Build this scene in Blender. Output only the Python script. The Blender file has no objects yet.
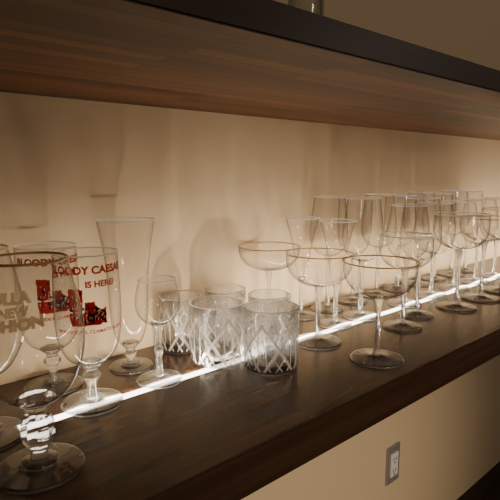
import bpy, math, bmesh, random
from mathutils import Matrix, Vector
scene = bpy.context.scene
COL = scene.collection

# ---------------------------------------------------------------- materials
def newmat(name):
    m = bpy.data.materials.new(name); m.use_nodes = True
    nt = m.node_tree; nt.nodes.clear()
    out = nt.nodes.new("ShaderNodeOutputMaterial")
    return m, nt, out

def principled(name, col, rough=0.5, metal=0.0, trans=0.0, ior=1.45, spec=0.5):
    m, nt, out = newmat(name)
    p = nt.nodes.new("ShaderNodeBsdfPrincipled")
    p.inputs["Base Color"].default_value = (*col, 1)
    p.inputs["Roughness"].default_value = rough
    p.inputs["Metallic"].default_value = metal
    p.inputs["Transmission Weight"].default_value = trans
    p.inputs["IOR"].default_value = ior
    p.inputs["Specular IOR Level"].default_value = spec
    nt.links.new(p.outputs[0], out.inputs[0])
    return m, nt, p

def printink(name, col):
    """thin enamel ink: lit from both sides"""
    m, nt, out = newmat(name)
    d = nt.nodes.new("ShaderNodeBsdfDiffuse"); d.inputs[0].default_value = (*col, 1)
    t = nt.nodes.new("ShaderNodeBsdfTranslucent"); t.inputs[0].default_value = (*col, 1)
    x = nt.nodes.new("ShaderNodeMixShader"); x.inputs[0].default_value = .5
    nt.links.new(d.outputs[0], x.inputs[1]); nt.links.new(t.outputs[0], x.inputs[2])
    nt.links.new(x.outputs[0], out.inputs[0])
    return m

def thin_glass(name, edge=0.06, tint=(0.99, 0.985, 0.98), refr=0.0, base_refl=0.08, edge_refl=0.6, rough=0.01,
               solid_mix=0.0, solid_ior=1.4, haze=0.0, power=4.8, soft=.14, edge_glint=.65, glint_pow=20.0):
    """thin clear glass: see-through wall, stronger reflection, painted darkening and white glint toward grazing angles"""
    m, nt, out = newmat(name)
    L = nt.links; N = nt.nodes.new
    lw = N("ShaderNodeLayerWeight"); lw.inputs["Blend"].default_value = 0.5
    def fpow(e):
        q = N("ShaderNodeMath"); q.operation = 'POWER'; q.inputs[1].default_value = e
        L.new(lw.outputs["Facing"], q.inputs[0]); return q
    pw = fpow(power)
    mc = N("ShaderNodeMix"); mc.data_type = 'RGBA'
    mc.inputs[6].default_value = (*tint, 1)
    mc.inputs[7].default_value = (edge, edge * 0.92, edge * 0.82, 1)
    L.new(pw.outputs[0], mc.inputs[0])
    tr = N("ShaderNodeBsdfTransparent"); L.new(mc.outputs[2], tr.inputs[0])
    through = tr.outputs[0]
    if refr > 0:
        rf = N("ShaderNodeBsdfRefraction"); rf.inputs["IOR"].default_value = 1.0; rf.inputs["Roughness"].default_value = 0
        L.new(mc.outputs[2], rf.inputs["Color"])
        x = N("ShaderNodeMixShader"); x.inputs[0].default_value = refr
        L.new(tr.outputs[0], x.inputs[1]); L.new(rf.outputs[0], x.inputs[2]); through = x.outputs[0]
    gl = N("ShaderNodeBsdfGlossy"); gl.inputs["Roughness"].default_value = rough
    gl2 = N("ShaderNodeBsdfGlossy"); gl2.inputs["Roughness"].default_value = 0.22
    gm = N("ShaderNodeMixShader"); gm.inputs[0].default_value = soft
    L.new(gl.outputs[0], gm.inputs[1]); L.new(gl2.outputs[0], gm.inputs[2])
    p2 = fpow(4.5)
    ma = N("ShaderNodeMath"); ma.operation = 'MULTIPLY_ADD'
    ma.inputs[1].default_value = edge_refl; ma.inputs[2].default_value = base_refl
    L.new(p2.outputs[0], ma.inputs[0])
    mx = N("ShaderNodeMixShader")
    L.new(ma.outputs[0], mx.inputs[0]); L.new(through, mx.inputs[1]); L.new(gm.outputs[0], mx.inputs[2])
    last = mx.outputs[0]
    if solid_mix > 0:
        g = N("ShaderNodeBsdfGlass"); g.inputs["IOR"].default_value = solid_ior; g.inputs["Roughness"].default_value = 0.0
        x = N("ShaderNodeMixShader"); x.inputs[0].default_value = solid_mix
        L.new(last, x.inputs[1]); L.new(g.outputs[0], x.inputs[2]); last = x.outputs[0]
    if haze > 0 or edge_glint > 0:  # white scatter painted at silhouettes in place of bright edge reflections
        d = N("ShaderNodeBsdfTranslucent"); d.inputs[0].default_value = (1, .98, .95, 1)
        d2 = N("ShaderNodeBsdfDiffuse"); d2.inputs[0].default_value = (1, .98, .95, 1)
        dm = N("ShaderNodeMixShader"); dm.inputs[0].default_value = .5
        L.new(d.outputs[0], dm.inputs[1]); L.new(d2.outputs[0], dm.inputs[2])
        p3 = fpow(glint_pow)
        hm = N("ShaderNodeMath"); hm.operation = 'MULTIPLY_ADD'
        hm.inputs[1].default_value = edge_glint; hm.inputs[2].default_value = haze
        L.new(p3.outputs[0], hm.inputs[0])
        x = N("ShaderNodeMixShader"); L.new(hm.outputs[0], x.inputs[0])
        L.new(last, x.inputs[1]); L.new(dm.outputs[0], x.inputs[2]); last = x.outputs[0]
    L.new(last, out.inputs[0])
    return m

def wood(name, c1, c2, rough, staves=None, sscale=1.0, bump=.0, stretch=38, spec=.5, p0=.36, p1=.66):
    m, nt, p = principled(name, c1, rough, spec=spec)
    L = nt.links
    tc = nt.nodes.new("ShaderNodeTexCoord")
    mp = nt.nodes.new("ShaderNodeMapping"); mp.inputs["Scale"].default_value = (1.2, stretch, stretch)
    L.new(tc.outputs["Object"], mp.inputs[0])
    n = nt.nodes.new("ShaderNodeTexNoise"); n.inputs["Scale"].default_value = 1.6 * sscale
    n.inputs["Detail"].default_value = 6; n.inputs["Roughness"].default_value = 0.6
    n.inputs["Distortion"].default_value = 0.15
    L.new(mp.outputs[0], n.inputs["Vector"])
    cr = nt.nodes.new("ShaderNodeValToRGB")
    cr.color_ramp.elements[0].position = p0; cr.color_ramp.elements[0].color = (*c1, 1)
    cr.color_ramp.elements[1].position = p1; cr.color_ramp.elements[1].color = (*c2, 1)
    L.new(n.outputs["Fac"], cr.inputs[0])
    last = cr.outputs[0]
    if staves:
        bk = nt.nodes.new("ShaderNodeTexBrick")
        bk.inputs["Color1"].default_value = (0.55, 0.52, 0.49, 1)
        bk.inputs["Color2"].default_value = (1.28, 1.24, 1.2, 1)
        bk.inputs["Mortar"].default_value = (0.28, 0.25, 0.22, 1)
        bk.inputs["Scale"].default_value = 1.0
        bk.inputs["Mortar Size"].default_value = 0.0008
        bk.inputs["Brick Width"].default_value = staves[0]
        bk.inputs["Row Height"].default_value = staves[1]
        bk.offset = 0.37
        L.new(tc.outputs["Object"], bk.inputs["Vector"])
        mm = nt.nodes.new("ShaderNodeMix"); mm.data_type = 'RGBA'; mm.blend_type = 'MULTIPLY'
        mm.inputs[0].default_value = 1.0
        L.new(last, mm.inputs[6]); L.new(bk.outputs["Color"], mm.inputs[7])
        last = mm.outputs[2]
    L.new(last, p.inputs["Base Color"])
    return m

M_GLASS = thin_glass("thin_clear_glass")
M_GLASS_ROW = thin_glass("thin_clear_glass_row", refr=0.5)
M_DARK_EDGED = thin_glass("dark_edged_clear_glass", edge=.05, power=4.0, refr=.1)  # edges darkened in the colour so these glasses throw stronger wall shadows
M_GOBLET = thin_glass("goblet_clear_glass", edge=.03, power=3.6, base_refl=.10, edge_glint=.9, glint_pow=13)  # painted dark edge with a bright white outline
M_SOLID = thin_glass("solid_clear_glass", edge=.6, solid_mix=.82, solid_ior=1.48, base_refl=.24, haze=.07, edge_glint=.35, glint_pow=5)
M_KNOB = thin_glass("cut_stem_glass", edge=.12, power=2.5, solid_mix=.35, solid_ior=1.25, base_refl=.20, haze=.01, edge_glint=.4, glint_pow=8)
M_FOOT = thin_glass("clear_foot_glass", edge=.4, solid_mix=.55, solid_ior=1.47, base_refl=.28, edge_refl=.7, soft=.3, haze=.05, edge_glint=.8, glint_pow=9)
M_CRYSTAL = thin_glass("cut_crystal", edge=.5, solid_mix=.42, solid_ior=1.26, base_refl=.18, edge_refl=.6, haze=.015, edge_glint=.25, glint_pow=10)
M_CUT = thin_glass("cut_crystal_groove", edge=.45, solid_mix=.25, solid_ior=1.44, base_refl=.52, edge_refl=.5, haze=.50, rough=.05, edge_glint=.1)
M_RIM = thin_glass("glint_white_rim", edge=.7, base_refl=.40, edge_refl=.4, haze=.85, rough=.12, edge_glint=.1)  # near-white rim colour stands in for bright glints
M_GOLD, _, _p = principled("gilded_rim", (0.66, 0.40, 0.16), 0.30, 0.6)
M_RED = printink("red_print", (0.50, 0.02, 0.015))
M_TAN = printink("gold_tan_print", (0.95, 0.74, 0.45))
M_PALE = printink("cream_print", (0.95, 0.82, 0.6))
M_DARKP = printink("dark_print", (0.04, 0.015, 0.014))
M_SHELF = wood("dark_walnut_wood", (0.044, 0.0190, 0.0090), (0.088, 0.0385, 0.0185), 0.23, None, 1.0, 0, 34)
M_EDGE = wood("shaded_walnut_edge", (0.032, 0.0145, 0.0070), (0.060, 0.0272, 0.0132), 0.42, None, 1.0, 0, 34)  # darker walnut for front faces, their shade put into the colour
M_UPPER = wood("walnut_block_wood", (0.080, 0.0335, 0.0132), (0.150, 0.065, 0.0262), 0.5, (0.40, 0.022), spec=.3)
M_FLOOR = wood("dark_floor_wood", (0.02, 0.011, 0.007), (0.05, 0.027, 0.016), 0.4, (1.2, 0.12))
# wall paint
M_WALL, nt, p = principled("cream_wall_paint", (0.82, 0.645, 0.43), 0.7)
tc = nt.nodes.new("ShaderNodeTexCoord"); n = nt.nodes.new("ShaderNodeTexNoise")
n.inputs["Scale"].default_value = 90; n.inputs["Detail"].default_value = 3
nt.links.new(tc.outputs["Object"], n.inputs["Vector"])
bp = nt.nodes.new("ShaderNodeBump"); bp.inputs["Strength"].default_value = 0.12; bp.inputs["Distance"].default_value = 0.002
nt.links.new(n.outputs["Fac"], bp.inputs["Height"]); nt.links.new(bp.outputs[0], p.inputs["Normal"])
XL = .15   # the lit stretch of the strip begins here
M_LED, nt, out = newmat("led_diffuser_glow")
em = nt.nodes.new("ShaderNodeEmission"); em.inputs[0].default_value = (1.0, 0.92, 0.80, 1)
tc = nt.nodes.new("ShaderNodeTexCoord"); sp = nt.nodes.new("ShaderNodeSeparateXYZ"); nt.links.new(tc.outputs["Object"], sp.inputs[0])
gt = nt.nodes.new("ShaderNodeMath"); gt.operation = 'GREATER_THAN'; gt.inputs[1].default_value = XL; nt.links.new(sp.outputs[0], gt.inputs[0])
mu = nt.nodes.new("ShaderNodeMath"); mu.operation = 'MULTIPLY_ADD'; mu.inputs[1].default_value = 9.0; mu.inputs[2].default_value = .02; nt.links.new(gt.outputs[0], mu.inputs[0])
nt.links.new(mu.outputs[0], em.inputs[1]); nt.links.new(em.outputs[0], out.inputs[0])
M_STEEL, _, _p = principled("brushed_metal_plate", (0.50, 0.48, 0.46), 0.3, 0.5)
M_WHITE, _, _p = principled("white_plastic", (0.95, 0.94, 0.90), 0.35)
M_BLACK, _, _p = principled("black_slot", (0.02, 0.02, 0.02), 0.6)

# ---------------------------------------------------------------- helpers
def mkobj(name, me, mat=None, parent=None):
    o = bpy.data.objects.new(name, me)
    COL.objects.link(o)
    if mat and not me.materials: me.materials.append(mat)
    if parent: o.parent = parent
    return o

def catmull(pts, sub=5):
    P = [Vector(p) for p in pts]; out = []
    for i in range(len(P) - 1):
        p0 = P[max(i - 1, 0)]; p1 = P[i]; p2 = P[i + 1]; p3 = P[min(i + 2, len(P) - 1)]
        for k in range(sub):
            t = k / sub
            v = 0.5 * ((2 * p1) + (-p0 + p2) * t + (2 * p0 - 5 * p1 + 4 * p2 - p3) * t * t + (-p0 + 3 * p1 - 3 * p2 + p3) * t ** 3)
            out.append((max(v.x, 0.0), v.y))
    out.append(tuple(P[-1]))
    return out

def lathe(name, prof, seg=56, mod=None, loop=False, smooth=True):
    bm = bmesh.new(); rings = []
    for (r, z) in prof:
        if r < 1e-5:
            rings.append([bm.verts.new((0, 0, z))])
        else:
            ring = []
            for i in range(seg):
                a = 2 * math.pi * i / seg
                rr = r * (mod(a, z, r) if mod else 1)
                ring.append(bm.verts.new((rr * math.cos(a), rr * math.sin(a), z)))
            rings.append(ring)
    pairs = list(zip(rings[:-1], rings[1:]))
    if loop: pairs.append((rings[-1], rings[0]))
    for A, B in pairs:
        if len(A) == 1 and len(B) == 1: continue
        for i in range(seg):
            j = (i + 1) % seg
            if len(A) == 1: bm.faces.new((A[0], B[j], B[i]))
            elif len(B) == 1: bm.faces.new((A[i], A[j], B[0]))
            else: bm.faces.new((A[i], A[j], B[j], B[i]))
    bmesh.ops.recalc_face_normals(bm, faces=bm.faces)
    for f in bm.faces: f.smooth = smooth
    me = bpy.data.meshes.new(name); bm.to_mesh(me); bm.free()
    return me

def ring_mesh(name, R, z, t):
    prof = [(R + t * math.cos(a), z + t * math.sin(a)) for a in [2 * math.pi * k / 10 for k in range(10)]]
    return lathe(name, prof, 64, loop=True)

def foot_mesh(R, neck=0.005, h=0.009):
    prof = [(0, 0.0), (R * 0.6, 0.0), (R - 0.0012, 0.0), (R, 0.0017), (R - 0.0010, 0.0035)] + \
        catmull([(R - 0.001, 0.0035), (R * 0.7, 0.0040), (R * 0.4, 0.0054), (neck * 1.9, h * 0.78), (neck, h)], 4)[1:] + [(0, h)]
    return lathe("foot", prof, 64)

def box(name, x0, x1, y0, y1, z0, z1, mat, bev=0.0, parent=None):
    bm = bmesh.new()
    bmesh.ops.create_cube(bm, size=1)
    for v in bm.verts:
        v.co = Vector((x0 + (v.co.x + .5) * (x1 - x0), y0 + (v.co.y + .5) * (y1 - y0), z0 + (v.co.z + .5) * (z1 - z0)))
    if bev: bmesh.ops.bevel(bm, geom=bm.edges[:], offset=bev, segments=3, affect='EDGES')
    me = bpy.data.meshes.new(name); bm.to_mesh(me); bm.free()
    return mkobj(name, me, mat, parent)

def tag(o, label, cat, group=None):
    o["label"] = label; o["category"] = cat
    if group: o["group"] = group

# ---------------------------------------------------------------- glass kinds
def stem_profile(z0, z1, r0, rm, r1):
    return [(0, z0)] + catmull([(r0, z0), (rm * 1.1, z0 + (z1 - z0) * .15), (rm, z0 + (z1 - z0) * .45),
                                (rm * 1.05, z0 + (z1 - z0) * .8), (r1, z1)], 5) + [(0, z1)]

def make_kind(bowl, footR, stem, rim_mat=None, rim_t=0.0007, stem_seg=48, stem_smooth=True, foot_neck=0.005, foot_h=0.009, glass=None, stem_mod=None, stem_mat=None):
    bp_ = catmull(bowl, 6)
    k = {"parts": []}
    bme = lathe("bowl", bp_, 64); bme.materials.append(glass or M_GLASS)
    sme = lathe("stem", stem, stem_seg, stem_mod, False, stem_smooth); sme.materials.append(stem_mat or M_SOLID)
    fme = foot_mesh(footR, foot_neck, foot_h); fme.materials.append(M_FOOT)
    rme = ring_mesh("rim", bowl[-1][0], bowl[-1][1], rim_t); rme.materials.append(rim_mat or M_RIM)
    k["parts"] = [("bowl", bme), ("stem", sme), ("foot", fme), ("rim", rme)]
    k["bowl"] = bp_; k["gold"] = rim_mat is M_GOLD
    return k

def place(kind, name, x, y, label, cat, group, z=0.0, rot=0.0):
    e = bpy.data.objects.new(name, None); e.empty_display_size = 0.02
    COL.objects.link(e); e.location = (x, y, z); e.rotation_euler = (0, 0, rot)
    tag(e, label, cat, group)
    for nm, me in kind["parts"]:
        o = mkobj(nm, me, None, e)
        if nm == "rim" and kind.get("gold"): o["label"] = "thin brownish gold rim"
    return e

# bead stem for the printed goblet
caesar_stem = [(0, .007)] + catmull([(.007, .007), (.0055, .014), (.0052, .022), (.0075, .030), (.0115, .036), (.0075, .042), (.0085, .047), (.015, .053), (.010, .056)], 5) + [(0, .056)]
K_CAESAR = make_kind([(0, .052), (.014, .0535), (.027, .062), (.0355, .080), (.0385, .105), (.039, .13), (.0382, .16), (.037, .19)],
                     .037, caesar_stem, None, .0009, 48, True, .007, .010)
# cut stem: long faceted knob, flaring into the bowl
gob_stem = [(0, .009), (.010, .009), (.0085, .014), (.0080, .020), (.0120, .026), (.0158, .0335), (.0158, .0470), (.0122, .054),
            (.0108, .0580), (.0125, .0630), (.0190, .0705), (.0150, .0740), (0, .0740)]
gob_bowl = [(0, .067), (.015, .0690), (.030, .079), (.0412, .098), (.0465, .12), (.0470, .14), (.0440, .165), (.0385, .19), (.0350, .206)]
K_GOBLET = make_kind(gob_bowl, .041, gob_stem, M_GOLD, .0012, 10, False, .009, .012, M_GOBLET, None, M_KNOB)
K_GOBLET_BACK = make_kind(gob_bowl, .041, gob_stem, M_GOLD, .0008, 10, False, .009, .012, None, None, M_KNOB)
K_PILS = make_kind([(0, .032), (.010, .0335), (.018, .043), (.0240, .060), (.0272, .085), (.0282, .115), (.0305, .155), (.0345, .185), (.0405, .217)],
                   .031, [(0, .007)] + catmull([(.008, .007), (.006, .014), (.009, .021), (.0065, .027), (.011, .034), (.012, .038)], 5) + [(0, .038)], None, .0010, 48, True, .008, .010, glass=M_DARK_EDGED)
K_SMALL = make_kind([(0, .080), (.012, .0815), (.0235, .090), (.0295, .104), (.0296, .118), (.0270, .131), (.0245, .142)],
                    .031, [(0, .007)] + catmull([(.006, .007), (.0045, .018), (.0042, .035), (.0060, .044), (.0042, .052), (.0050, .068), (.009, .079), (.010, .083)], 5) + [(0, .083)], None, .0010)
K_COUPE = make_kind([(0, .098), (.019, .0995), (.039, .109), (.050, .122), (.0542, .136), (.0550, .152)],
                    .040, stem_profile(.007, .100, .0058, .0040, .0085), M_GOLD, .0010)
K_COUPE_BACK = make_kind([(0, .109), (.020, .1105), (.040, .119), (.0505, .130), (.0545, .141), (.0550, .152)],
                    .040, stem_profile(.007, .111, .0055, .0038, .0085), M_GOLD, .0010, glass=M_DARK_EDGED)
K_COUPE_CLEAR = make_kind([(0, .110), (.018, .1115), (.034, .119), (.0445, .132), (.0475, .15), (.046, .172)],
                    .036, stem_profile(.007, .112, .0055, .0038, .0085), None, .0010, glass=M_GLASS_ROW)
K_FLUTE = make_kind([(0, .072), (.0070, .075), (.0110, .095), (.0170, .13), (.0235, .162), (.0330, .196)],
                    .031, stem_profile(.007, .080, .0055, .0038, .0068), None, .0010, glass=M_DARK_EDGED)
K_TALL = make_kind([(0, .106), (.014, .1075), (.027, .119), (.0340, .141), (.0365, .171), (.0360, .228)],
                    .033, stem_profile(.007, .109, .0055, .0038, .0085), None, .0010, glass=M_GLASS_ROW)
K_WINE = make_kind([(0, .112), (.013, .1135), (.029, .124), (.0375, .142), (.0395, .161), (.0365, .194), (.0310, .234)],
                   .034, stem_profile(.007, .115, .0055, .0038, .008), None, .0010, glass=M_GLASS_ROW)
K_WIDE = make_kind([(0, .100), (.016, .1015), (.033, .111), (.0425, .129), (.0445, .151), (.041, .183), (.0350, .214)],
                   .036, stem_profile(.007, .103, .0055, .0038, .009), None, .0010, glass=M_GLASS_ROW)
K_BALLOON = make_kind([(0, .126), (.020, .1275), (.040, .137), (.051, .152), (.0545, .171), (.0540, .198)],
                      .041, stem_profile(.007, .129, .0058, .0040, .009), None, .0011, glass=M_GLASS_ROW)
K_SAUCER = make_kind([(0, .132), (.020, .1335), (.040, .143), (.0505, .154), (.0545, .166), (.0550, .184)],
                      .041, stem_profile(.007, .135, .0058, .0040, .009), M_GOLD, .0010, glass=M_GLASS_ROW)

# cut crystal tumbler -------------------------------------------------
def tumbler_mesh(R, H, n=5, seg=320, rows=66):
    bm = bmesh.new()
    def tri(d, w):
        d = abs((d % 1.0) - 0.5) * 2
        return max(0.0, 1 - d / w)
    def depth(a, z):
        t = z / H
        u = a * n / (2 * math.pi)
        env = min(1, max(0, (t - 0.04) / 0.03)) * min(1, max(0, (0.82 - t) / 0.03))
        v = z / (H * 0.78)
        g = max(tri(u + v, .12), tri(u - v, .12)) * .0022
        cell = (int(math.floor(u + v + .5)) + int(math.floor(u - v + .5))) % 2 == 0
        fine = max(tri(3 * (u + v), .20), tri(3 * (u - v), .20)) * .0010 if cell else tri(u * 4, .20) * .0011
        return env * max(g, fine)
    def outer(a, z):
        return R * (0.955 + 0.045 * z / H) - depth(a, z)
    rings = []
    c0 = bm.verts.new((0, 0, 0))
    def ring(fn, z):
        L = []
        for i in range(seg):
            a = 2 * math.pi * i / seg; r = fn(a, z)
            L.append(bm.verts.new((r * math.cos(a), r * math.sin(a), z)))
        return L
    rings.append(ring(lambda a, z: R * 0.90, 0))
    for k in range(rows + 1):
        z = 0.0015 + (H - 0.0025) * k / rows
        rings.append(ring(outer, z))
    t = 0.0034
    rings.append(ring(lambda a, z: R - t * .5, H))
    rings.append(ring(lambda a, z: R - t, H - .001))
    for f in (0.75, .5, .3):
        rings.append(ring(lambda a, z: R * (0.955 + .045 * f) - t - (1 - f) * .001, H * f))
    rings.append(ring(lambda a, z: R * .84, H * .13))
    rings.append(ring(lambda a, z: R * .70, H * .10))
    c1 = bm.verts.new((0, 0, H * .09))
    for i in range(seg):
        j = (i + 1) % seg
        bm.faces.new((c0, rings[0][j], rings[0][i]))
        for ri, (A, B) in enumerate(zip(rings[:-1], rings[1:])):
            f = bm.faces.new((A[i], A[j], B[j], B[i]))
            if 1 <= ri <= rows:
                c = (A[i].co + A[j].co + B[j].co + B[i].co) / 4
                if depth(2 * math.pi * (i + .5) / seg, c.z) > .00035: f.material_index = 1
            if rows + 1 <= ri <= rows + 2: f.material_index = 2
        bm.faces.new((rings[-1][i], rings[-1][j], c1))
    bmesh.ops.recalc_face_normals(bm, faces=bm.faces)
    for f in bm.faces: f.smooth = True
    me = bpy.data.meshes.new("cut_glass_tumbler"); bm.to_mesh(me); bm.free()
    me.materials.append(M_CRYSTAL); me.materials.append(M_CUT); me.materials.append(M_RIM)
    return me

T_BIG = tumbler_mesh(.0415, .091)
T_MID = tumbler_mesh(.0350, .088)
def put_tumbler(me, x, y, rot, label):
    o = mkobj("whisky_tumbler", me); o.location = (x, y, 0); o.rotation_euler = (0, 0, rot)
    tag(o, label, "glass tumbler", "cut crystal tumblers on the shelf")
put_tumbler(T_BIG, .4450, -.118, .1, "large clear cut crystal whisky tumbler beside the light strip")
put_tumbler(T_BIG, .4895, -.190, .5, "large clear cut crystal whisky tumbler on open dark wood")
put_tumbler(T_MID, .4340, -.037, .3, "smaller cut crystal tumbler standing close to the wall")
put_tumbler(T_MID, .5190, -.047, .8, "smaller cut crystal tumbler standing close to the wall")
put_tumbler(T_MID, .5480, -.125, 0, "smaller cut crystal tumbler tucked behind the large ones")

# printed lettering wrapped on a bowl -------------------------------------
def radius_at(prof, z):
    best = None
    for (r0, z0), (r1, z1) in zip(prof[:-1], prof[1:]):
        if z0 <= z <= z1 and z1 > z0:
            t = (z - z0) / (z1 - z0); best = r0 + (r1 - r0) * t
    return best if best else prof[-1][0]

def wrap(me, prof, ang, zc, R, tilt=0.0):
    for v in me.vertices:
        x, y = v.co.x, v.co.y
        z = zc + y + tilt * x; r = radius_at(prof, z) + .0005
        a = ang + x / R
        v.co = Vector((r * math.cos(a), r * math.sin(a), z))

def text_on(parent, prof, txt, size, ang, zc, R, mat, lab, bold=.03, tilt=0.0):
    cu = bpy.data.curves.new("txt", 'FONT'); cu.body = txt; cu.size = size
    cu.align_x = 'CENTER'; cu.align_y = 'CENTER'; cu.offset = size * bold; cu.resolution_u = 4
    tmp = bpy.data.objects.new("tmp", cu); COL.objects.link(tmp)
    bpy.context.view_layer.update()
    me = bpy.data.meshes.new_from_object(tmp.evaluated_get(bpy.context.evaluated_depsgraph_get()))
    bpy.data.objects.remove(tmp)
    me.materials.clear(); me.materials.append(mat)
    bm = bmesh.new(); bm.from_mesh(me)
    bmesh.ops.triangulate(bm, faces=bm.faces)
    long_ = [e for e in bm.edges if e.calc_length() > size * .4]
    if long_: bmesh.ops.subdivide_edges(bm, edges=long_, cuts=2)
    bm.to_mesh(me); bm.free()
    wrap(me, prof, ang, zc, R, tilt)
    o = mkobj("printed_lettering", me, None, parent); o["label"] = lab
    return o

def patch_on(parent, prof, polys, ang, zc, R, mat, name, lab):
    bm = bmesh.new()
    for poly in polys:
        f = bm.faces.new([bm.verts.new((x, y, 0)) for x, y in poly])
    bmesh.ops.triangulate(bm, faces=bm.faces)
    bmesh.ops.subdivide_edges(bm, edges=bm.edges[:], cuts=2, use_grid_fill=True)
    me = bpy.data.meshes.new(name); bm.to_mesh(me); bm.free()
    wrap(me, prof, ang, zc, R); me.materials.append(mat)
    o = mkobj(name, me, None, parent); o["label"] = lab
    return o

def facing(x, y): return math.atan2(-.7 - y, -x)
def fanpoly(c, ring): return [[c, ring[i], ring[(i + 1) % len(ring)]] for i in range(len(ring))]

def caesar(x, y, label, da):
    rnd = random.Random(23)
    e = place(K_CAESAR, "beer_goblet", x, y, label, "goblet glass", "printed goblets on the shelf")
    pr = K_CAESAR["bowl"]; a = facing(x, y) + da; R = .038
    text_on(e, pr, "BLOODY CAESAR", .0122, a - .12, .1740, R, M_RED, "red printed lettering", .04)
    text_on(e, pr, "IS HERE!", .0098, a + .26, .158, R, M_RED, "red printed lettering", .04)
    text_on(e, pr, "WITH VODKA, CLAMATO & SPICE", .0056, a - .02, .103, R, M_RED, "small red printed lettering")
    # ragged upright picture: red, black and pale pieces closely set
    def ragged(x0, x1, y0, y1, n=6, j=.0012):
        pts = []
        for i in range(n): pts.append((x0 + (x1 - x0) * i / n, y0 + rnd.uniform(-j, j)))
        for i in range(n): pts.append((x1 + rnd.uniform(-j, j), y0 + (y1 - y0) * i / n))
        for i in range(n): pts.append((x1 - (x1 - x0) * i / n, y1 + rnd.uniform(-j, j)))
        for i in range(n): pts.append((x0 + rnd.uniform(-j, j), y1 - (y1 - y0) * i / n))
        return fanpoly(((x0 + x1) / 2, (y0 + y1) / 2), pts)
    rd = []
    for (x0, x1, y0, y1) in [(-.026, -.0105, -.008, .018), (-.025, -.008, -.025, -.0095), (-.008, .004, -.023, -.002), (.0045, .015, -.024, -.006), (-.010, .008, -.025, -.019), (-.009, .002, -.004, .003)]:
        rd += ragged(x0, x1, y0, y1, 6, .0010)
    patch_on(e, pr, rd, a, .1355, R, M_RED, "printed_emblem", "red printed emblem")
    pr2 = [(r + .0003, z) for r, z in pr]
    dk = []
    for k in range(46):
        cx = rnd.uniform(-.0245, .0120); top = .016 if cx < -.012 else -.003
        cy = rnd.uniform(-.0230, top - .002)
        dk += ragged(cx, cx + rnd.uniform(.0014, .0030), cy, min(top, cy + rnd.uniform(.0020, .0060)), 3, .0005)
    patch_on(e, pr2, dk, a, .1355, R, M_DARKP, "printed_emblem", "black shapes of the emblem")
    pr3 = [(r + .0006, z) for r, z in pr]
    cr = []
    for i in range(34):
        cx = rnd.uniform(-.0240, .0120); top = .015 if cx < -.012 else -.004
        cy = rnd.uniform(-.022, top - .003)
        cr += ragged(cx, cx + rnd.uniform(.0007, .0016), cy, cy + rnd.uniform(.0012, .0034), 2, .0002)
    patch_on(e, pr3, cr, a, .1355, R, M_PALE, "printed_emblem", "cream highlights of the emblem")
    return e
caesar(.2396, -.132, "stemmed goblet with red cocktail lettering over the light strip", .15)
caesar(.222, -.050, "stemmed goblet with red cocktail lettering close to the wall", .35)

def goldgob(kind, x, y, label, printed):
    e = place(kind, "beer_goblet", x, y, label, "goblet glass", "printed goblets on the shelf")
    if printed:
        pr = kind["bowl"]; a = facing(x, y) - .42; R = .045
        text_on(e, pr, "FULLA", .0128, a, .178, R * .92, M_TAN, "gold-tan printed lettering", .07, .10)
        text_on(e, pr, "NEW", .0105, a + .12, .167, R, M_TAN, "gold-tan printed lettering", .06, .10)
        text_on(e, pr, "FASHION", .0130, a + .05, .156, R, M_TAN, "gold-tan printed lettering", .07, .10)
    return e
goldgob(K_GOBLET, .1425, -.231, "large gold-rimmed beer goblet with gold-tan lettering and faceted knob stem", True)
goldgob(K_GOBLET_BACK, .118, -.134, "large plain gold-rimmed beer goblet behind a matching one", False)
goldgob(K_GOBLET_BACK, .108, -.040, "large plain gold-rimmed beer goblet close to the wall", False)

e = place(K_PILS, "pilsner_glass", .3320, -.058, "tall clear flared pilsner glass close to the wall", "beer glass", None)
e = place(K_SMALL, "wine_glass", .3385, -.127, "small clear stemmed sherry glass beside the light strip", "wine glass", None)

G1 = "gold-rimmed champagne coupes on the shelf"
place(K_COUPE_BACK, "champagne_coupe", .612, -.0570, "shallow gold-rimmed champagne coupe close to the wall", "champagne glass", G1)
place(K_COUPE, "champagne_coupe", .620, -.1680, "round gold-rimmed champagne coupe beside the light strip", "champagne glass", G1)
place(K_COUPE, "champagne_coupe", .629, -.2790, "round gold-rimmed champagne coupe near the shelf edge", "champagne glass", G1)
G2 = "conical champagne flutes on the shelf"
place(K_FLUTE, "champagne_flute", .712, -.044, "clear conical stemmed flute close to the wall", "champagne glass", G2)
place(K_FLUTE, "champagne_flute", .719, -.125, "clear conical stemmed flute beside the light strip", "champagne glass", G2)
G3 = "clear wine glasses on the shelf"
for i in range(8):
    if i % 2 == 0:
        place(K_WINE, "wine_glass", .795 + i * .088, -.042, "tall clear round-bowled wine glass in the row against the wall", "wine glass", G3)
    else:
        place(K_TALL, "wine_glass", .795 + i * .088, -.040, "tall clear deep-bowled wine glass in the row against the wall", "wine glass", G3)
for (x, y) in [(.798, -.124)]:
    place(K_WINE, "wine_glass", x, y, "tall clear wine glass beside the light strip", "wine glass", G3)
for i in range(5):
    place(K_WIDE, "wine_glass", .950 + .112 * i, -.129, "wider clear wine glass beside the light strip", "wine glass", G3)
place(K_WINE, "wine_glass", .890, -.193, "tall clear wine glass just ahead of the light strip", "wine glass", G3)
place(K_COUPE_CLEAR, "wine_glass", .800, -.217, "clear round-bowled wine glass just ahead of the light strip", "wine glass", G3)
G4 = "wide round cocktail glasses on the shelf"
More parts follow.
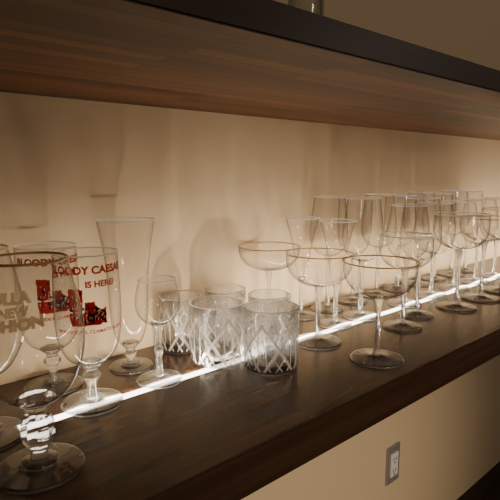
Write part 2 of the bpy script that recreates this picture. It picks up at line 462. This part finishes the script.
for k, (x, y) in enumerate([(1.0035, -.218), (1.118, -.2185), (1.230, -.218), (1.342, -.2185)]):
    if k % 2 == 0:
        place(K_BALLOON, "cocktail_glass", x, y, "wide clear round-bowled cocktail glass on a long stem", "cocktail glass", G4)
    else:
        place(K_SAUCER, "cocktail_glass", x, y, "wide shallow gold-rimmed cocktail glass on a long stem", "cocktail glass", G4)

# ---------------------------------------------------------------- setting
def structure(o): o["kind"] = "structure"
structure(box("wall_back", -1.6, 3.4, 0, .06, -.82, 1.5, M_WALL))
structure(box("floor", -1.6, 3.4, -3.0, .06, -.88, -.82, M_FLOOR))

# lower shelf with the LED channel (one extruded cross-section)
def extrude_section(name, pts, x0, x1, mat, bev=0.0015, edge_mat=None):
    bm = bmesh.new()
    A = [bm.verts.new((x0, y, z)) for y, z in pts]; B = [bm.verts.new((x1, y, z)) for y, z in pts]
    n = len(pts)
    bm.faces.new(A); bm.faces.new(B[::-1])
    for i in range(n):
        j = (i + 1) % n
        bm.faces.new((A[i], A[j], B[j], B[i]))
    bmesh.ops.recalc_face_normals(bm, faces=bm.faces)
    if bev:
        es = [e for e in bm.edges if abs(e.verts[0].co.x - e.verts[1].co.x) > .1 and e.verts[0].co.y < -.3]
        bmesh.ops.bevel(bm, geom=es, offset=bev, segments=3, affect='EDGES')
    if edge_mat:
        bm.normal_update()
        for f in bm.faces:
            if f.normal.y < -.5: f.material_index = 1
    me = bpy.data.meshes.new(name); bm.to_mesh(me); bm.free()
    me.materials.append(mat)
    if edge_mat: me.materials.append(edge_mat)
    return mkobj(name, me)
YL = -.141; W = .0072; YF = -.341
sh = extrude_section("shelf", [(0, 0), (0, -.052), (YF, -.052), (YF, 0), (YL - W, 0), (YL - W, -.008), (YL + W, -.008), (YL + W, 0)], -.9, 2.6, M_SHELF, .0015, M_EDGE)
tag(sh, "thick dark walnut wall shelf carrying the glassware", "shelf")
led = box("light_strip", -.9, 2.6, YL - W + .0002, YL + W - .0002, -.0078, -.0003, M_LED)
tag(led, "glowing warm white light strip recessed into the shelf", "light")
up = extrude_section("shelf", [(0, .3835), (0, .4095), (-.416, .4095), (-.416, .3835)], -.9, 2.6, M_UPPER, .0015, M_EDGE)
tag(up, "brown walnut block wall shelf above the glassware", "shelf")

# glass on the upper shelf
hb = lathe("highball_glass", [(0, 0), (.024, 0), (.0265, .002)] + [(.0265 + .0015 * k / 6, .01 + .19 * k / 6) for k in range(7)] +
           [(.0255, .2), (.024, .012), (0, .010)], 56)
for (x, y) in [(.597, -.15)]:
    o = mkobj("highball_glass", hb, M_DARK_EDGED); o.location = (x, y, .4095)
    tag(o, "tall straight clear highball glass on the upper shelf", "drinking glass")

# outlet
oe = bpy.data.objects.new("wall_outlet", None); COL.objects.link(oe); oe.location = (1.14, 0, -.514)
tag(oe, "white electrical outlet in a brushed metal cover plate on wall", "electrical outlet")
box("cover_plate", -.030, .030, -.006, 0, -.055, .055, M_STEEL, .0015, oe)
box("outlet_face", -.017, .017, -.0095, -.0055, -.034, .034, M_WHITE, .001, oe)
for zz in (.017, -.017):
    for xx in (-.006, .006):
        box("socket_slot", xx - .0014, xx + .0014, -.0099, -.009, zz - .005, zz + .005, M_BLACK, 0, oe)
    box("socket_slot", -.0025, .0025, -.0099, -.009, zz - .013, zz - .0085, M_BLACK, 0, oe)
for zz in (.046, -.046):
    b = box("screw", -.003, .003, -.0072, -.0055, zz - .003, zz + .003, M_STEEL, .0008, oe)

# ---------------------------------------------------------------- light
w = bpy.data.worlds.new("w"); scene.world = w; w.use_nodes = True
bg = w.node_tree.nodes["Background"]; bg.inputs[0].default_value = (1, .77, .56, 1); bg.inputs[1].default_value = .08
l = bpy.data.lights.new("lower_wall_fill", 'SPOT'); l.energy = 110; l.color = (1, .81, .59); l.spot_size = math.radians(44); l.spot_blend = 1.0  # added fill spot that brightens the wall below the shelf
l.shadow_soft_size = .12
o = bpy.data.objects.new("lower_wall_fill", l); COL.objects.link(o); o.location = (.3, -2.6, .1)
o.rotation_euler = (Vector((.70, 0, -.60)) - o.location).to_track_quat('-Z', 'Y').to_euler()
for (x, y, z, en) in [(-.7, -1.9, .9, 5.0), (.5, -1.9, 1.0, 5.0), (1.9, -1.7, .8, 5.0)]:
    l = bpy.data.lights.new("glint_light", 'POINT'); l.energy = en; l.color = (1, .87, .72); l.shadow_soft_size = .035  # added unseen point lights that give the glass its highlights
    o = bpy.data.objects.new("glint_light", l); COL.objects.link(o); o.location = (x, y, z)
# added lamps for the strip's light: wall wash plus small spots for fan shadows
def tape(x, length, width, energy):
    l = bpy.data.lights.new("strip_lamp", 'AREA'); l.shape = 'RECTANGLE'; l.size = length; l.size_y = width; l.energy = energy; l.color = (1, .83, .615)
    o = bpy.data.objects.new("strip_lamp", l); COL.objects.link(o); o.location = (x, YL, .0020)
    o.rotation_euler = (math.radians(180 - 45), 0, 0)   # emits toward the wall and up
tape((2.6 + XL) / 2, 2.6 - XL, .005, 3.4)
for x in [.292, .388, .497, .5845, .675, .757, .86, 1.005, 1.117, 1.23, 1.34, 1.47, 1.6, 1.75, 1.9]:
    tape(x, .0035, .003, .07 if x < .3 else .14)

# ---------------------------------------------------------------- camera
cd = bpy.data.cameras.new("camera"); cd.lens = 36; cd.sensor_width = 36; cd.clip_start = .01
co = bpy.data.objects.new("camera", cd); COL.objects.link(co)
phi = math.radians(8.87); s, c = .7507, .6607
R_ = Vector((s, -c, 0)); F_ = Vector((c * math.cos(phi), s * math.cos(phi), -math.sin(phi))); U_ = R_.cross(F_)
M = Matrix((R_, U_, -F_)).transposed().to_4x4(); M.translation = Vector((0, -.7, .2835))
co.matrix_world = M
scene.camera = co
